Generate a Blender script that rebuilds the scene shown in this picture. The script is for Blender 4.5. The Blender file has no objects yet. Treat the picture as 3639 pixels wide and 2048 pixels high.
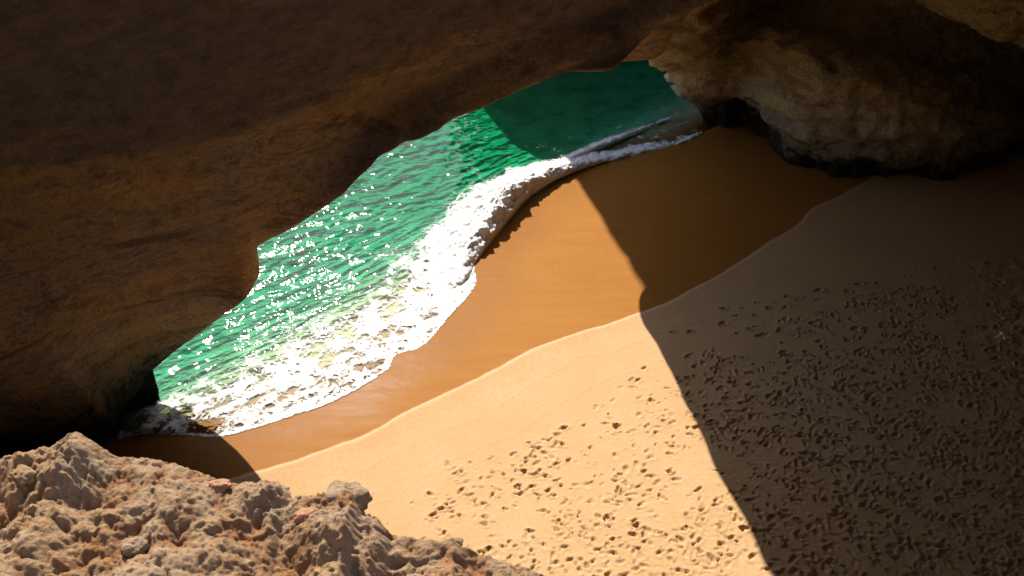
import bpy, math, random
import numpy as np
from mathutils import Vector

random.seed(7)
RNG = np.random.default_rng(7)
scene = bpy.context.scene
C = scene.collection

# ------------------------------------------------------------------ camera
cam_d = bpy.data.cameras.new('camera')
cam = bpy.data.objects.new('camera', cam_d)
C.objects.link(cam)
cam.location = (0, 0, 22)
cam.rotation_euler = (math.radians(90 - 38), 0, 0)
cam_d.sensor_width = 36.0
cam_d.lens = 35.0
cam_d.clip_start = 0.05
cam_d.clip_end = 3000
scene.camera = cam

# ------------------------------------------------------------------ sky, sun, exposure
SUN_AZ, SUN_EL = math.radians(-15.5), math.radians(42.5)
SUN = np.array([math.sin(SUN_AZ) * math.cos(SUN_EL), math.cos(SUN_AZ) * math.cos(SUN_EL), math.sin(SUN_EL)])
world = bpy.data.worlds.new('World')
scene.world = world
world.use_nodes = True
wn = world.node_tree
sky = wn.nodes.new('ShaderNodeTexSky')
sky.sky_type = 'NISHITA'
sky.sun_disc = False
sky.sun_elevation = SUN_EL
sky.sun_rotation = SUN_AZ % (2 * math.pi)
sky.altitude = 20
wn.links.new(sky.outputs[0], wn.nodes['Background'].inputs[0])
wn.nodes['Background'].inputs[1].default_value = 0.11
sl = bpy.data.lights.new('sun', 'SUN')
sl.energy = 5.0
sl.angle = math.radians(0.55)
sl.color = (1.0, 0.93, 0.82)
so = bpy.data.objects.new('sun', sl)
C.objects.link(so)
so.location = (-20, 60, 60)
so.rotation_euler = Vector(SUN).to_track_quat('Z', 'Y').to_euler()
vs = scene.view_settings
vs.view_transform = 'Standard'
vs.look = 'None'
vs.gamma = 1.0
vs.use_curve_mapping = False
vs.exposure = 0.95
scene.cycles.use_denoising = True
scene.cycles.max_bounces = 8
scene.cycles.diffuse_bounces = 5
scene.cycles.transparent_max_bounces = 16
scene.cycles.sample_clamp_indirect = 6.0

# ------------------------------------------------------------------ numpy noise
_perm = RNG.permutation(256).astype(np.int64)
_perm = np.concatenate([_perm, _perm, _perm])
_g = RNG.normal(size=(256, 3))
_g /= np.linalg.norm(_g, axis=1)[:, None]


def perlin(x, y, z):
    xi, yi, zi = np.floor(x), np.floor(y), np.floor(z)
    fx, fy, fz = x - xi, y - yi, z - zi
    xi = xi.astype(np.int64) & 255
    yi = yi.astype(np.int64) & 255
    zi = zi.astype(np.int64) & 255
    u, v, w = [t * t * t * (t * (t * 6 - 15) + 10) for t in (fx, fy, fz)]
    out = 0.0
    for dx in (0, 1):
        wx = u if dx else 1 - u
        ax = _perm[xi + dx]
        for dy in (0, 1):
            wy = v if dy else 1 - v
            ay = _perm[ax + yi + dy]
            for dz in (0, 1):
                wz = w if dz else 1 - w
                gr = _g[_perm[ay + zi + dz]]
                out = out + wx * wy * wz * (gr[..., 0] * (fx - dx) + gr[..., 1] * (fy - dy) + gr[..., 2] * (fz - dz))
    return out * 1.5


def fbm(x, y, z, octv=4, gain=0.5, lac=2.03, mode=''):
    a, s, tot = 1.0, 0.0, 0.0
    for i in range(octv):
        n = perlin(x + 17.3 * i, y - 9.1 * i, z + 5.7 * i)
        if mode == 'billow':
            n = 2 * np.abs(n) - 0.45
        elif mode == 'ridge':
            n = 0.6 - 2 * np.abs(n)
        s = s + a * n
        tot += a
        a *= gain
        x, y, z = x * lac, y * lac, z * lac
    return s / tot


def worley(x, y, z, seed=0):
    """distances to the nearest and second nearest cell point, 3D, and the id of the nearest cell"""
    xi, yi, zi = np.floor(x).astype(np.int64), np.floor(y).astype(np.int64), np.floor(z).astype(np.int64)
    f1 = np.full(x.shape, 9.0)
    f2 = np.full(x.shape, 9.0)
    cid = np.zeros(x.shape)
    for dx in (-1, 0, 1):
        for dy in (-1, 0, 1):
            for dz in (-1, 0, 1):
                h = _perm[_perm[_perm[(xi + dx + seed) & 255] + ((yi + dy) & 255)] + ((zi + dz) & 255)]
                px = xi + dx + 0.5 + 0.42 * np.sin(h * 12.9898)
                py = yi + dy + 0.5 + 0.42 * np.sin(h * 78.233 + 1)
                pz = zi + dz + 0.5 + 0.42 * np.sin(h * 39.425 + 2)
                d = np.sqrt((px - x) ** 2 + (py - y) ** 2 + (pz - z) ** 2)
                near = d < f1
                f2 = np.where(near, f1, np.minimum(f2, d))
                cid = np.where(near, h, cid)
                f1 = np.where(near, d, f1)
    return f1, f2, cid / 255.0


def sstep(a, b, x):
    t = np.clip((x - a) / (b - a), 0, 1)
    return t * t * (3 - 2 * t)


def poly_sd(px, py, pts, closed=False):
    """distance to a polyline, and the arc length at the nearest point; closed: signed, inside positive"""
    pts = np.asarray(pts, float)
    n = len(pts)
    best = np.full(px.shape, 1e9)
    arc = np.zeros(px.shape)
    side = np.zeros(px.shape)
    inside = np.zeros(px.shape, bool)
    s0 = 0.0
    for i in range(n if closed else n - 1):
        a, b = pts[i], pts[(i + 1) % n]
        ab = b - a
        L2 = ab @ ab
        t = np.clip(((px - a[0]) * ab[0] + (py - a[1]) * ab[1]) / L2, 0, 1)
        qx, qy = a[0] + t * ab[0], a[1] + t * ab[1]
        d = np.hypot(px - qx, py - qy)
        m = d < best - 1e-9
        best = np.where(m, d, best)
        arc = np.where(m, s0 + t * math.sqrt(L2), arc)
        cr = ab[0] * (py - a[1]) - ab[1] * (px - a[0])
        side = np.where(m, np.sign(cr), side)
        if closed:
            cond = ((a[1] > py) != (b[1] > py))
            with np.errstate(divide='ignore', invalid='ignore'):
                xx = (b[0] - a[0]) * (py - a[1]) / (b[1] - a[1] + 1e-12) + a[0]
            inside ^= cond & (px < xx)
        s0 += math.sqrt(L2)
    if closed:
        return np.where(inside, best, -best), arc
    return best * side, arc        # left of the direction of travel is positive


def cspline(pts, n):
    """Catmull-Rom through pts (chord-length), n samples"""
    pts = np.asarray(pts, float)
    d = np.concatenate([[0], np.cumsum(np.linalg.norm(np.diff(pts, axis=0), axis=1))])
    t = np.linspace(0, d[-1], n)
    k = np.clip(np.searchsorted(d, t, side='right') - 1, 0, len(pts) - 2)
    m = np.zeros_like(pts)
    m[1:-1] = (pts[2:] - pts[:-2]) / (d[2:] - d[:-2])[:, None]
    m[0] = (pts[1] - pts[0]) / (d[1] - d[0])
    m[-1] = (pts[-1] - pts[-2]) / (d[-1] - d[-2])
    h = (d[k + 1] - d[k])[:, None]
    u = ((t - d[k]) / (d[k + 1] - d[k]))[:, None]
    return ((2 * u**3 - 3 * u**2 + 1) * pts[k] + (u**3 - 2 * u**2 + u) * h * m[k]
            + (-2 * u**3 + 3 * u**2) * pts[k + 1] + (u**3 - u**2) * h * m[k + 1])


# ------------------------------------------------------------------ mesh helpers
def mesh_from(name, verts, quads, mat, smooth=True, attrs=None, tris=None):
    verts = np.ascontiguousarray(verts, np.float32).reshape(-1, 3)
    me = bpy.data.meshes.new(name)
    me.vertices.add(len(verts))
    me.vertices.foreach_set('co', verts.ravel())
    quads = np.asarray(quads, np.int32).reshape(-1, 4)
    tris = np.zeros((0, 3), np.int32) if tris is None else np.asarray(tris, np.int32).reshape(-1, 3)
    nl = quads.size + tris.size
    me.loops.add(nl)
    me.loops.foreach_set('vertex_index', np.concatenate([quads.ravel(), tris.ravel()]).astype(np.int32))
    npoly = len(quads) + len(tris)
    me.polygons.add(npoly)
    starts = np.concatenate([np.arange(len(quads)) * 4, quads.size + np.arange(len(tris)) * 3]).astype(np.int32)
    me.polygons.foreach_set('loop_start', starts)
    me.polygons.foreach_set('use_smooth', np.full(npoly, smooth))
    for k, v in (attrs or {}).items():
        at = me.attributes.new(k, 'FLOAT', 'POINT')
        at.data.foreach_set('value', np.ascontiguousarray(v, np.float32).ravel())
    me.update(calc_edges=True)
    me.validate()
    me.materials.append(mat)
    o = bpy.data.objects.new(name, me)
    C.objects.link(o)
    return o


def grid_quads(nu, nv, wrap=False):
    i = np.arange(nu if wrap else nu - 1)[:, None]
    j = np.arange(nv - 1)[None, :]
    i2 = (i + 1) % nu
    return np.stack([i * nv + j + 0 * i, i2 * nv + j, i2 * nv + j + 1, i * nv + j + 1 + 0 * i], -1).reshape(-1, 4)


def lines(*segs):
    """grid coordinates: (start, step), (start, step) ..., (end,)"""
    out = []
    for (a, st), b in zip(segs[:-1], segs[1:]):
        n = max(1, int(round((b[0] - a) / st)))
        out.append(np.linspace(a, b[0], n, endpoint=False))
    out.append(np.array([segs[-1][0]]))
    return np.concatenate(out)


def tag(o, label=None, cat=None, group=None, kind=None):
    if label:
        o['label'] = label
    if cat:
        o['category'] = cat
    if group:
        o['group'] = group
    if kind:
        o['kind'] = kind
    return o


# ------------------------------------------------------------------ materials
class NT:
    def __init__(self, name):
        self.m = bpy.data.materials.new(name)
        self.m.use_nodes = True
        self.t = self.m.node_tree
        self.out = self.t.nodes['Material Output']
        self.bsdf = self.t.nodes['Principled BSDF']

    def n(self, typ, **kw):
        nd = self.t.nodes.new('ShaderNode' + typ)
        for k, v in kw.items():
            setattr(nd, k, v)
        return nd

    def put(self, sock, v):
        if isinstance(v, bpy.types.NodeSocket):
            self.t.links.new(v, sock)
        elif v is not None:
            if hasattr(sock, 'default_value'):
                try:
                    sock.default_value = v
                except Exception:
                    sock.default_value = (*v, 1.0)

    def co(self, scale=(1, 1, 1), rot=(0, 0, 0)):
        g = self.n('NewGeometry')
        mp = self.n('Mapping')
        self.put(mp.inputs[0], g.outputs['Position'])
        mp.inputs['Scale'].default_value = scale
        mp.inputs['Rotation'].default_value = rot
        return mp.outputs[0]

    def noise(self, vec, scale, detail=4, rough=0.55, dist=0.0):
        nd = self.n('TexNoise')
        self.put(nd.inputs['Vector'], vec)
        nd.inputs['Scale'].default_value = scale
        nd.inputs['Detail'].default_value = detail
        nd.inputs['Roughness'].default_value = rough
        nd.inputs['Distortion'].default_value = dist
        return nd.outputs['Fac']

    def vor(self, vec, scale, feature='F1', rnd=1.0):
        nd = self.n('TexVoronoi', feature=feature)
        self.put(nd.inputs['Vector'], vec)
        nd.inputs['Scale'].default_value = scale
        nd.inputs['Randomness'].default_value = rnd
        return nd.outputs['Distance']

    def rng(self, v, a, b, c=0.0, d=1.0, smooth=False):
        nd = self.n('MapRange', interpolation_type='SMOOTHSTEP' if smooth else 'LINEAR')
        self.put(nd.inputs[0], v)
        for i, q in enumerate((a, b, c, d)):
            self.put(nd.inputs[i + 1], q)
        return nd.outputs[0]

    def math(self, op, a, b=None):
        nd = self.n('Math', operation=op)
        self.put(nd.inputs[0], a)
        if b is not None:
            self.put(nd.inputs[1], b)
        return nd.outputs[0]

    def mix(self, f, a, b, blend='MIX'):
        nd = self.n('MixRGB', blend_type=blend)
        self.put(nd.inputs[0], f)
        self.put(nd.inputs[1], a)
        self.put(nd.inputs[2], b)
        return nd.outputs[0]

    def attr(self, name):
        nd = self.n('Attribute', attribute_name=name)
        return nd.outputs['Fac']

    def bump(self, h, strength, dist, normal=None):
        nd = self.n('Bump')
        nd.inputs['Strength'].default_value = strength
        nd.inputs['Distance'].default_value = dist
        self.put(nd.inputs['Height'], h)
        if normal is not None:
            self.put(nd.inputs['Normal'], normal)
        return nd.outputs[0]


def mat_sand():
    m = NT('sand')
    p = m.co()
    wet = m.attr('wet')
    sub = m.attr('under')
    n1 = m.noise(p, 0.7, 4)
    n2 = m.noise(p, 9, 5, 0.7)
    n3 = m.noise(p, 70, 3, 0.8)
    # strips of finer and coarser grain left by the swash
    st = m.noise(m.co((0.5, 3.2, 1), (0, 0, math.radians(-47))), 0.9, 4, 0.6)
    dry = m.mix(m.rng(n1, .3, .7), (.455, .285, .145), (.505, .335, .185))
    dry = m.mix(m.rng(n2, .35, .75), dry, (.44, .265, .125))
    wetc = m.mix(m.rng(st, .3, .7), (.262, .104, .016), (.30, .126, .022))
    wetc = m.mix(m.rng(n2, .45, .8, 0, .5), wetc, (.27, .105, .014))
    seab = m.mix(m.rng(m.noise(p, .9, 5, .65), .42, .62), (.56, .50, .31), (.31, .32, .18))
    wetc = m.mix(m.math('MULTIPLY', m.attr('fresh'), m.rng(st, .35, .65, .25, .9)), wetc, (.20, .075, .011))
    wetc = m.mix(sub, wetc, seab)
    wn_ = m.rng(m.math('ADD', wet, m.rng(n2, .2, .8, -.10, .10)), .05, .80, 0, 1)
    col = m.mix(wn_, dry, wetc)
    # the pale crust along the last high swash line
    line = m.attr('crust')
    col = m.mix(m.math('MULTIPLY', line, m.rng(n2, .3, .7, .2, 1)), col, (.60, .43, .29))
    col = m.mix(m.rng(n3, .35, .7, 0, .28), col, (.24, .13, .06))
    m.put(m.bsdf.inputs['Base Color'], col)
    m.put(m.bsdf.inputs['Roughness'], m.rng(wn_, 0, 1, .92, .32))
    m.put(m.bsdf.inputs['Specular IOR Level'], m.rng(wn_, 0, 1, .08, .015))
    m.put(m.bsdf.inputs['Coat Weight'], m.math('MULTIPLY', m.math('MULTIPLY', wn_, m.attr('fresh')), m.rng(st, .3, .7, .006, .035)))
    m.bsdf.inputs['Coat Roughness'].default_value = .28
    b = m.bump(n3, .35, .02)
    b = m.bump(n2, .35, .03, b)
    m.put(m.bsdf.inputs['Normal'], b)
    return m.m


def mat_water():
    m = NT('sea_water')
    p = m.co()
    n1 = m.noise(m.co((1, 1.5, 1), (0, 0, math.radians(-40))), 3.4, 1, .35, .3)
    b = m.bump(n1, .26, .10)
    tr = m.n('BsdfTransparent')
    tr.inputs[0].default_value = (.96, .985, .98, 1)
    gl = m.n('BsdfGlossy')
    gl.inputs['Color'].default_value = (1, 1, 1, 1)
    gl.inputs['Roughness'].default_value = .04
    m.put(gl.inputs['Normal'], b)
    fr = m.n('Fresnel')
    fr.inputs[0].default_value = 1.333
    m.put(fr.inputs['Normal'], b)
    mx = m.n('MixShader')
    m.put(mx.inputs[0], fr.outputs[0])
    m.put(mx.inputs[1], tr.outputs[0])
    m.put(mx.inputs[2], gl.outputs[0])
    m.t.links.new(mx.outputs[0], m.out.inputs['Surface'])
    va = m.n('VolumeAbsorption')
    va.inputs['Color'].default_value = (.045, .86, .76, 1)
    va.inputs['Density'].default_value = .88
    m.t.links.new(va.outputs[0], m.out.inputs['Volume'])
    m.t.nodes.remove(m.bsdf)
    return m.m


def mat_foam(name, lace=True):
    m = NT(name)
    p = m.co()
    den = m.attr('foam')
    wv = m.noise(p, 1.3, 3, .6)
    wp = m.n('MixRGB', blend_type='ADD')
    wp.inputs[0].default_value = .9
    m.put(wp.inputs[1], p)
    nc = m.n('TexNoise')
    m.put(nc.inputs['Vector'], p)
    nc.inputs['Scale'].default_value = 1.7
    nc.inputs['Detail'].default_value = 4
    m.put(wp.inputs[2], nc.outputs['Color'])
    e1 = m.vor(wp.outputs[0], 1.7, 'DISTANCE_TO_EDGE')
    e2 = m.vor(wp.outputs[0], 4.4, 'DISTANCE_TO_EDGE')
    ed = m.math('MINIMUM', m.rng(e1, 0, .30), m.rng(e2, 0, .42, .12, 1))
    n2 = m.noise(p, 14, 4, .7)
    v = m.math('ADD', m.math('MULTIPLY', ed, .75), m.math('MULTIPLY', m.math('SUBTRACT', n2, .5), .55))
    v = m.math('ADD', v, m.math('MULTIPLY', m.math('SUBTRACT', wv, .5), 1.1))
    al = m.rng(m.math('SUBTRACT', m.math('MULTIPLY', den, 1.12), v), .00, .46, 0, 1, True)
    al = m.math('MULTIPLY', al, m.rng(den, .0, .12))
    m.put(m.bsdf.inputs['Base Color'], m.mix(m.rng(n2, .3, .7), (.54, .525, .50), (.63, .62, .60)))
    m.bsdf.inputs['Roughness'].default_value = .55
    m.bsdf.inputs['Specular IOR Level'].default_value = .35
    b = m.bump(m.noise(p, 22, 4, .7), .5, .05)
    b = m.bump(v, .3, .05, b)
    m.put(m.bsdf.inputs['Normal'], b)
    m.put(m.bsdf.inputs['Alpha'], al)
    return m.m


def mat_cave(name, cA, cB, cC, grey, dark, dip, top=None, low=None):
    """layered sandstone: beds follow the tilted bedding plane"""
    m = NT(name)
    p = m.co()
    bed = m.co((.30, .30, 1.0), (dip[0], dip[1], 0))
    s1 = m.noise(bed, .62, 6, .6, .8)
    s2 = m.noise(bed, 1.9, 5, .65, .8)
    n1 = m.noise(p, .35, 4, .6)
    n2 = m.noise(p, 2.2, 6, .7)
    n3 = m.noise(p, 9, 5, .75)
    col = m.mix(m.rng(s1, .36, .64), cA, cB)
    col = m.mix(m.rng(s2, .48, .68, 0, .7), col, cC)
    col = m.mix(m.rng(n1, .45, .62, 0, .75), col, grey)
    crack = m.math('ABSOLUTE', m.math('SUBTRACT', s2, .5))
    col = m.mix(m.math('MULTIPLY', m.rng(crack, 0, .022, .85, 0), m.rng(n1, .4, .55)), col, dark)
    col = m.mix(m.rng(n2, .50, .70, 0, .75), col, dark)
    col = m.mix(m.rng(m.noise(bed, 1.0, 4, .6, 1.0), .58, .68, 0, .8), col, dark)
    col = m.mix(m.rng(n3, .50, .72, 0, .65), col, dark)
    g = m.n('NewGeometry')
    sx = m.n('SeparateXYZ')
    m.put(sx.inputs[0], g.outputs['Position'])
    if low is not None:          # sea-bleached stone on the lower face
        col = m.mix(m.math('MULTIPLY', m.rng(m.math('ADD', sx.outputs[2], m.rng(n2, .3, .7, -1.6, 1.6)), 2.4, 4.6, .75, 0), m.rng(n3, .3, .6, .35, 1)), col, low)
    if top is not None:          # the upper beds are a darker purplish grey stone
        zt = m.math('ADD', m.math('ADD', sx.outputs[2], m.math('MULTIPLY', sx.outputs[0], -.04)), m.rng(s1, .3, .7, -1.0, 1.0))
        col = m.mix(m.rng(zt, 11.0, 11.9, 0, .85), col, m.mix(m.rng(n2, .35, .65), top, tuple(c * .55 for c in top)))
    # black algae on the rock the tide reaches
    zz = m.math('ADD', sx.outputs[2], m.rng(n2, .2, .8, -1.5, 1.5))
    col = m.mix(m.rng(zz, .9, 3.4, .97, 0), col, (.016, .017, .012))
    m.put(m.bsdf.inputs['Base Color'], col)
    m.bsdf.inputs['Roughness'].default_value = .9
    m.bsdf.inputs['Specular IOR Level'].default_value = .15
    b = m.bump(n3, .8, .2)
    b = m.bump(n2, .9, .5, b)
    b = m.bump(s2, .45, .4, b)
    m.put(m.bsdf.inputs['Normal'], b)
    return m.m


def mat_ledge():
    m = NT('karst_rock')
    p = m.co()
    n1 = m.noise(p, 2.2, 4, .6)
    n2 = m.noise(p, 9, 5, .65)
    n3 = m.noise(p, 60, 5, .75)
    n4 = m.noise(p, 220, 3, .7)
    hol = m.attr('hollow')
    col = m.mix(m.rng(n2, .35, .65), (.31, .175, .080), (.375, .24, .128))
    col = m.mix(m.rng(n1, .40, .62, 0, .8), col, (.355, .25, .155))
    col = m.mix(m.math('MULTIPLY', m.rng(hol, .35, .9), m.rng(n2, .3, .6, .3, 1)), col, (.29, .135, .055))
    col = m.mix(m.rng(n3, .50, .75, 0, .6), col, (.17, .10, .06))
    col = m.mix(m.rng(n3, .25, .42, .45, 0), col, (.42, .29, .175))
    m.put(m.bsdf.inputs['Base Color'], col)
    m.bsdf.inputs['Roughness'].default_value = .88
    m.bsdf.inputs['Specular IOR Level'].default_value = .2
    b = m.bump(n4, .6, .007)
    b = m.bump(n3, .8, .022, b)
    m.put(m.bsdf.inputs['Normal'], b)
    return m.m


def mat_plain(name, col, rough=.8):
    m = NT(name)
    n = m.noise(m.co(), 30, 4, .6)
    m.put(m.bsdf.inputs['Base Color'], m.mix(m.rng(n, .3, .7), col, tuple(c * .6 for c in col)))
    m.bsdf.inputs['Roughness'].default_value = rough
    return m.m


M_sand = mat_sand()
M_water = mat_water()
M_foam = mat_foam('foam_lace')
DIP = (math.radians(0), math.radians(0))
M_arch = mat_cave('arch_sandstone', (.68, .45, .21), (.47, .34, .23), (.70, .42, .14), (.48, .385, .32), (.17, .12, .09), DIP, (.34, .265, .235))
M_wall = mat_cave('wall_sandstone', (.72, .52, .22), (.52, .36, .16), (.70, .46, .15), (.60, .50, .34), (.30, .21, .11), DIP, None, (.66, .58, .46))
M_ledge = mat_ledge()

# ------------------------------------------------------------------ the beach
FRONT = [(-13.2, 20.6), (-11.54, 21.1), (-10.02, 20.97), (-8.71, 20.85), (-7.05, 21.51), (-5.44, 22.33), (-3.99, 23.74), (-3.87, 24.37),
         (-2.98, 24.84), (-2.22, 26.33), (-1.31, 28.28), (-1.40, 29.6), (-.43, 31.77), (.93, 34.6), (2.87, 36.37), (5.25, 37.54),
         (7.43, 38.41), (8.71, 39.5), (11.5, 42.0), (16.0, 46.0)]
WETL = [(-16, 17.6), (-12, 18.4), (-9.2, 18.9), (-6.77, 19.61), (-5.92, 19.91), (-4.36, 20.66), (-2.77, 21.94), (-.71, 23.3), (1.69, 25.04), (4.63, 26.42),
        (6.76, 27.79), (8.53, 29.28), (10.45, 31.06), (11.89, 32.6), (13.24, 33.59), (18, 38)]
FRONT_S = cspline(FRONT, 160)
WETL_S = cspline(WETL, 120)


def beach_z(x, y):
    d = (x + 10) * .736 - (y - 21) * .678
    s = np.logaddexp(0, -(d + .6) * 2.2) / 2.2
    z = .06 * np.clip(d, 0, 24) - 1.7 * (1 - np.exp(-.27 * s / 1.7 * (1 + .25 * s))) - .004 * np.clip(-d, 0, 300)
    return z


xs = lines((-300, 40), (-60, 4), (-20, .5), (-13, .11), (-4.5, .036), (17.2, .1), (22, .6), (40, 8), (80, 40), (300,))
ys = lines((-60, 4), (-20, 1), (10, .3), (14.2, .036), (28.6, .10), (44, .4), (60, 8), (120, 60), (420,))
X, Y = np.meshgrid(xs, ys, indexing='ij')
sel = (X > -20) & (X < 24) & (Y > 8) & (Y < 50)
sdF = np.full(X.shape, -50.0)
sdW = np.full(X.shape, -50.0)
arcW = np.zeros(X.shape)
a, _ = poly_sd(X[sel], Y[sel], FRONT_S)
b, w_ = poly_sd(X[sel], Y[sel], WETL_S)
sdF[sel], sdW[sel], arcW[sel] = a, b, w_
far = ~sel
sdF[far] = -((X[far] + 10) * .736 - (Y[far] - 21) * .678)
sdW[far] = sdF[far] + 3
sdW[sel] += .30 * fbm(X[sel] * .3, Y[sel] * .3, 0 * X[sel] + 90, 2) + .05 * fbm(X[sel] * 1.6, Y[sel] * 1.6, 0 * X[sel] + 91, 4)
Z = beach_z(X, Y)
Z += .035 * fbm(X * .25, Y * .25, 0 * X, 3) * sstep(0, 3, -sdF + 2)
Z += .004 * fbm(X * 3, Y * 3, 0 * X + 4, 3)
# a low step at the high swash line and faint older lines above it
dry_d = -sdW
Z += .018 * sstep(-.05, .18, dry_d + .06 * fbm(X * 1.4, Y * 1.4, 0 * X, 3))
for off, amp in ((1.3, .005), (2.5, .004), (3.6, .003)):
    w2 = dry_d - off + .5 * fbm(X * .35 + off * 9, Y * .35, 0 * X, 2)
    Z += amp * np.exp(-(w2 / .07) ** 2) * (X > -6)

FOOT = [(-5.2, 16.6), (-3.76, 17.58), (-3.13, 18.27), (-1.78, 19.51), (.25, 19.99), (1.51, 20.76), (3.8, 22.87), (5.12, 23.4), (6.09, 24.35), (8.39, 25.4),
        (10.96, 26.2), (12.56, 27.0), (14.52, 27.3), (16.38, 28.3), (18.95, 30.0)]


def press(cx, cy, ang, ln, wd, dep, heel):
    """one bare footprint: ball and heel hollows, a pushed-up rim, the edge at the toes steeper"""
    r = ln * 1.0
    i0, i1 = np.searchsorted(xs, [cx - r, cx + r])
    j0, j1 = np.searchsorted(ys, [cy - r, cy + r])
    if i1 - i0 < 3 or j1 - j0 < 3:
        return
    gx, gy = X[i0:i1, j0:j1] - cx, Y[i0:i1, j0:j1] - cy
    sd_ = RNG.uniform(0, 90)
    gx = gx + .07 * perlin(gx * 6 + sd_, gy * 6, 0 * gx)
    gy = gy + .07 * perlin(gx * 6, gy * 6 + sd_, 0 * gx + 5)
    u = gx * math.cos(ang) + gy * math.sin(ang)
    v = -gx * math.sin(ang) + gy * math.cos(ang)
    q1 = ((u - .20 * ln) / (.34 * ln)) ** 2 + (v / (.5 * wd)) ** 2
    q2 = ((u + .24 * ln) / (.27 * ln)) ** 2 + ((v - .01) / (.40 * wd)) ** 2
    h = -dep * (np.exp(-q1 ** 1.6) + heel * np.exp(-q2 ** 1.6))
    q = (u / (.62 * ln)) ** 2 + (v / (.80 * wd)) ** 2
    rim = .30 * dep * np.exp(-((np.sqrt(q) - 1.0) / .26) ** 2) * (1 + .6 * np.tanh(u / ln * 2))
    Z[i0:i1, j0:j1] += np.minimum(h, 0) * sstep(-.12, .0, Z[i0:i1, j0:j1] - beach_z(X[i0:i1, j0:j1], Y[i0:i1, j0:j1]) + .1) + rim


FOOT_S = cspline(FOOT, 100)
pts = []
# walked trails
for _ in range(150):
    x, y = RNG.uniform(-4, 18), RNG.uniform(12.5, 28)
    ang = RNG.uniform(-.5, .7) + (math.pi if RNG.random() < .5 else 0)
    n = RNG.integers(6, 18)
    for k in range(n):
        s = -1 if k % 2 else 1
        pts.append((x - s * .11 * math.sin(ang), y + s * .11 * math.cos(ang), ang + s * .12 + RNG.normal(0, .1)))
        x += .66 * math.cos(ang) + RNG.normal(0, .06)
        y += .66 * math.sin(ang) + RNG.normal(0, .06)
        ang += RNG.normal(0, .10)
# milling about
for _ in range(6200):
    pts.append((RNG.uniform(-4.5, 17), RNG.uniform(14, 28.5), RNG.uniform(0, 2 * math.pi)))
# single lines of prints that stray up the clean sand
for (x, y, ang, n) in ((5.3, 25.0, .33, 18), (7.2, 26.2, .25, 10), (-1.6, 18.9, .5, 8), (2.6, 21.5, .8, 6)):
    for k in range(n):
        s = -1 if k % 2 else 1
        pts.append((x - s * .1 * math.sin(ang), y + s * .1 * math.cos(ang), ang, 1))
        x += .6 * math.cos(ang)
        y += .6 * math.sin(ang)
pa = np.array([p[:2] for p in pts])
fd, _ = poly_sd(pa[:, 0], pa[:, 1], FOOT_S)          # negative = landward (right of travel)
clus = fbm(pa[:, 0] * .55, pa[:, 1] * .55, 0 * fd + 2, 3)
for p, d, c in zip(pts, fd, clus):
    force = len(p) > 3
    d = -d
    pr = np.clip(d / 3.5, 0, 1) * .55 + .22 + 1.9 * c
    if p[0] > 5:
        pr += .08
    if p[0] < 1.5:
        pr -= .02
    if not force and (d < 0 or RNG.random() > pr):
        continue
    ln = RNG.choice([.13, .17, .20, .24, .28]) * RNG.uniform(.9, 1.1)
    press(p[0], p[1], p[2], ln, ln * RNG.uniform(.40, .52), RNG.uniform(.015, .075), RNG.choice([0, .3, .6, .9]))
churn = sstep(1.0, 6, -poly_sd(X[sel], Y[sel], FOOT_S)[0]) * (Y[sel] < 30)
tmp = np.zeros(X.shape)
tmp[sel] = churn
fine = (X > -5) & (X < 18) & (Y > 13.5) & (Y < 29)
Z[fine] += tmp[fine] * .016 * fbm(X[fine] * 4.5, Y[fine] * 4.5, 0 * X[fine] + 8, 4, mode='billow')
deep = fine & (X > 11)
Z[deep] += sstep(13, 17, X[deep] + .25 * (24 - Y[deep])) * .07 * fbm(X[deep] * 2.6, Y[deep] * 2.6, 0 * X[deep] + 3, 4)
wet = sstep(-.07, .07, sdW) * .8 + .2 * sstep(-1.6, .6, sdW + .5 * fbm(X * .8, Y * .8, 0 * X + 92, 3))
under = sstep(.2, 2.6, sdF)
crust = .9 * np.exp(-((sdW + .04) / .05) ** 2) * (sdW < .3)
beach = mesh_from('beach', np.stack([X, Y, Z], -1), grid_quads(*X.shape), M_sand, True, {'wet': wet, 'under': under, 'crust': crust, 'fresh': sstep(-2.6, -.1, sdF + .7 * fbm(X * .5, Y * .5, 0 * X + 95, 3))})
tag(beach, kind='structure')
GX, GY, GZ = xs, ys, Z


def ground(x, y):
    i = min(max(np.searchsorted(GX, x), 1), len(GX) - 1)
    j = min(max(np.searchsorted(GY, y), 1), len(GY) - 1)
    return float(GZ[i, j])


# ------------------------------------------------------------------ the sea
xs2 = lines((-600, 100), (-100, 12), (-28, 1.0), (-14, .065), (9.5, .4), (20, 8), (100, 100), (600,))
ys2 = lines((18.5, .4), (20.4, .065), (44.5, .25), (52, 2), (80, 30), (200, 200), (1400,))
X, Y = np.meshgrid(xs2, ys2, indexing='ij')
sel = (X > -16) & (X < 20) & (Y < 52)
sd = np.full(X.shape, 30.0)
sd[sel], _ = poly_sd(X[sel], Y[sel], FRONT_S)
sd[~sel] = np.where(X[~sel] > 20, np.where((Y[~sel] > 46), 30, -30), np.where(Y[~sel] < 20.4, -5, 30))
bz = beach_z(X, Y)
amp = sstep(-.2, 3.5, sd)
ca, sa = math.cos(math.radians(-42)), math.sin(math.radians(-42))
U, V = X * ca - Y * sa, X * sa + Y * ca
wav = np.zeros(X.shape)
wav[sel] = (.048 * fbm(U[sel] * .55, V[sel] * 1.1, 0 * U[sel], 2) + .034 * np.clip(.62 + 1.3 * fbm(X[sel] * .22, Y[sel] * .22, 0 * U[sel] + 30, 2), .25, 1.2) * fbm(U[sel] * 1.6, V[sel] * 2.4, 0 * U[sel] + 5, 1, .6)) * (.40 + .60 * amp[sel])
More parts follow.
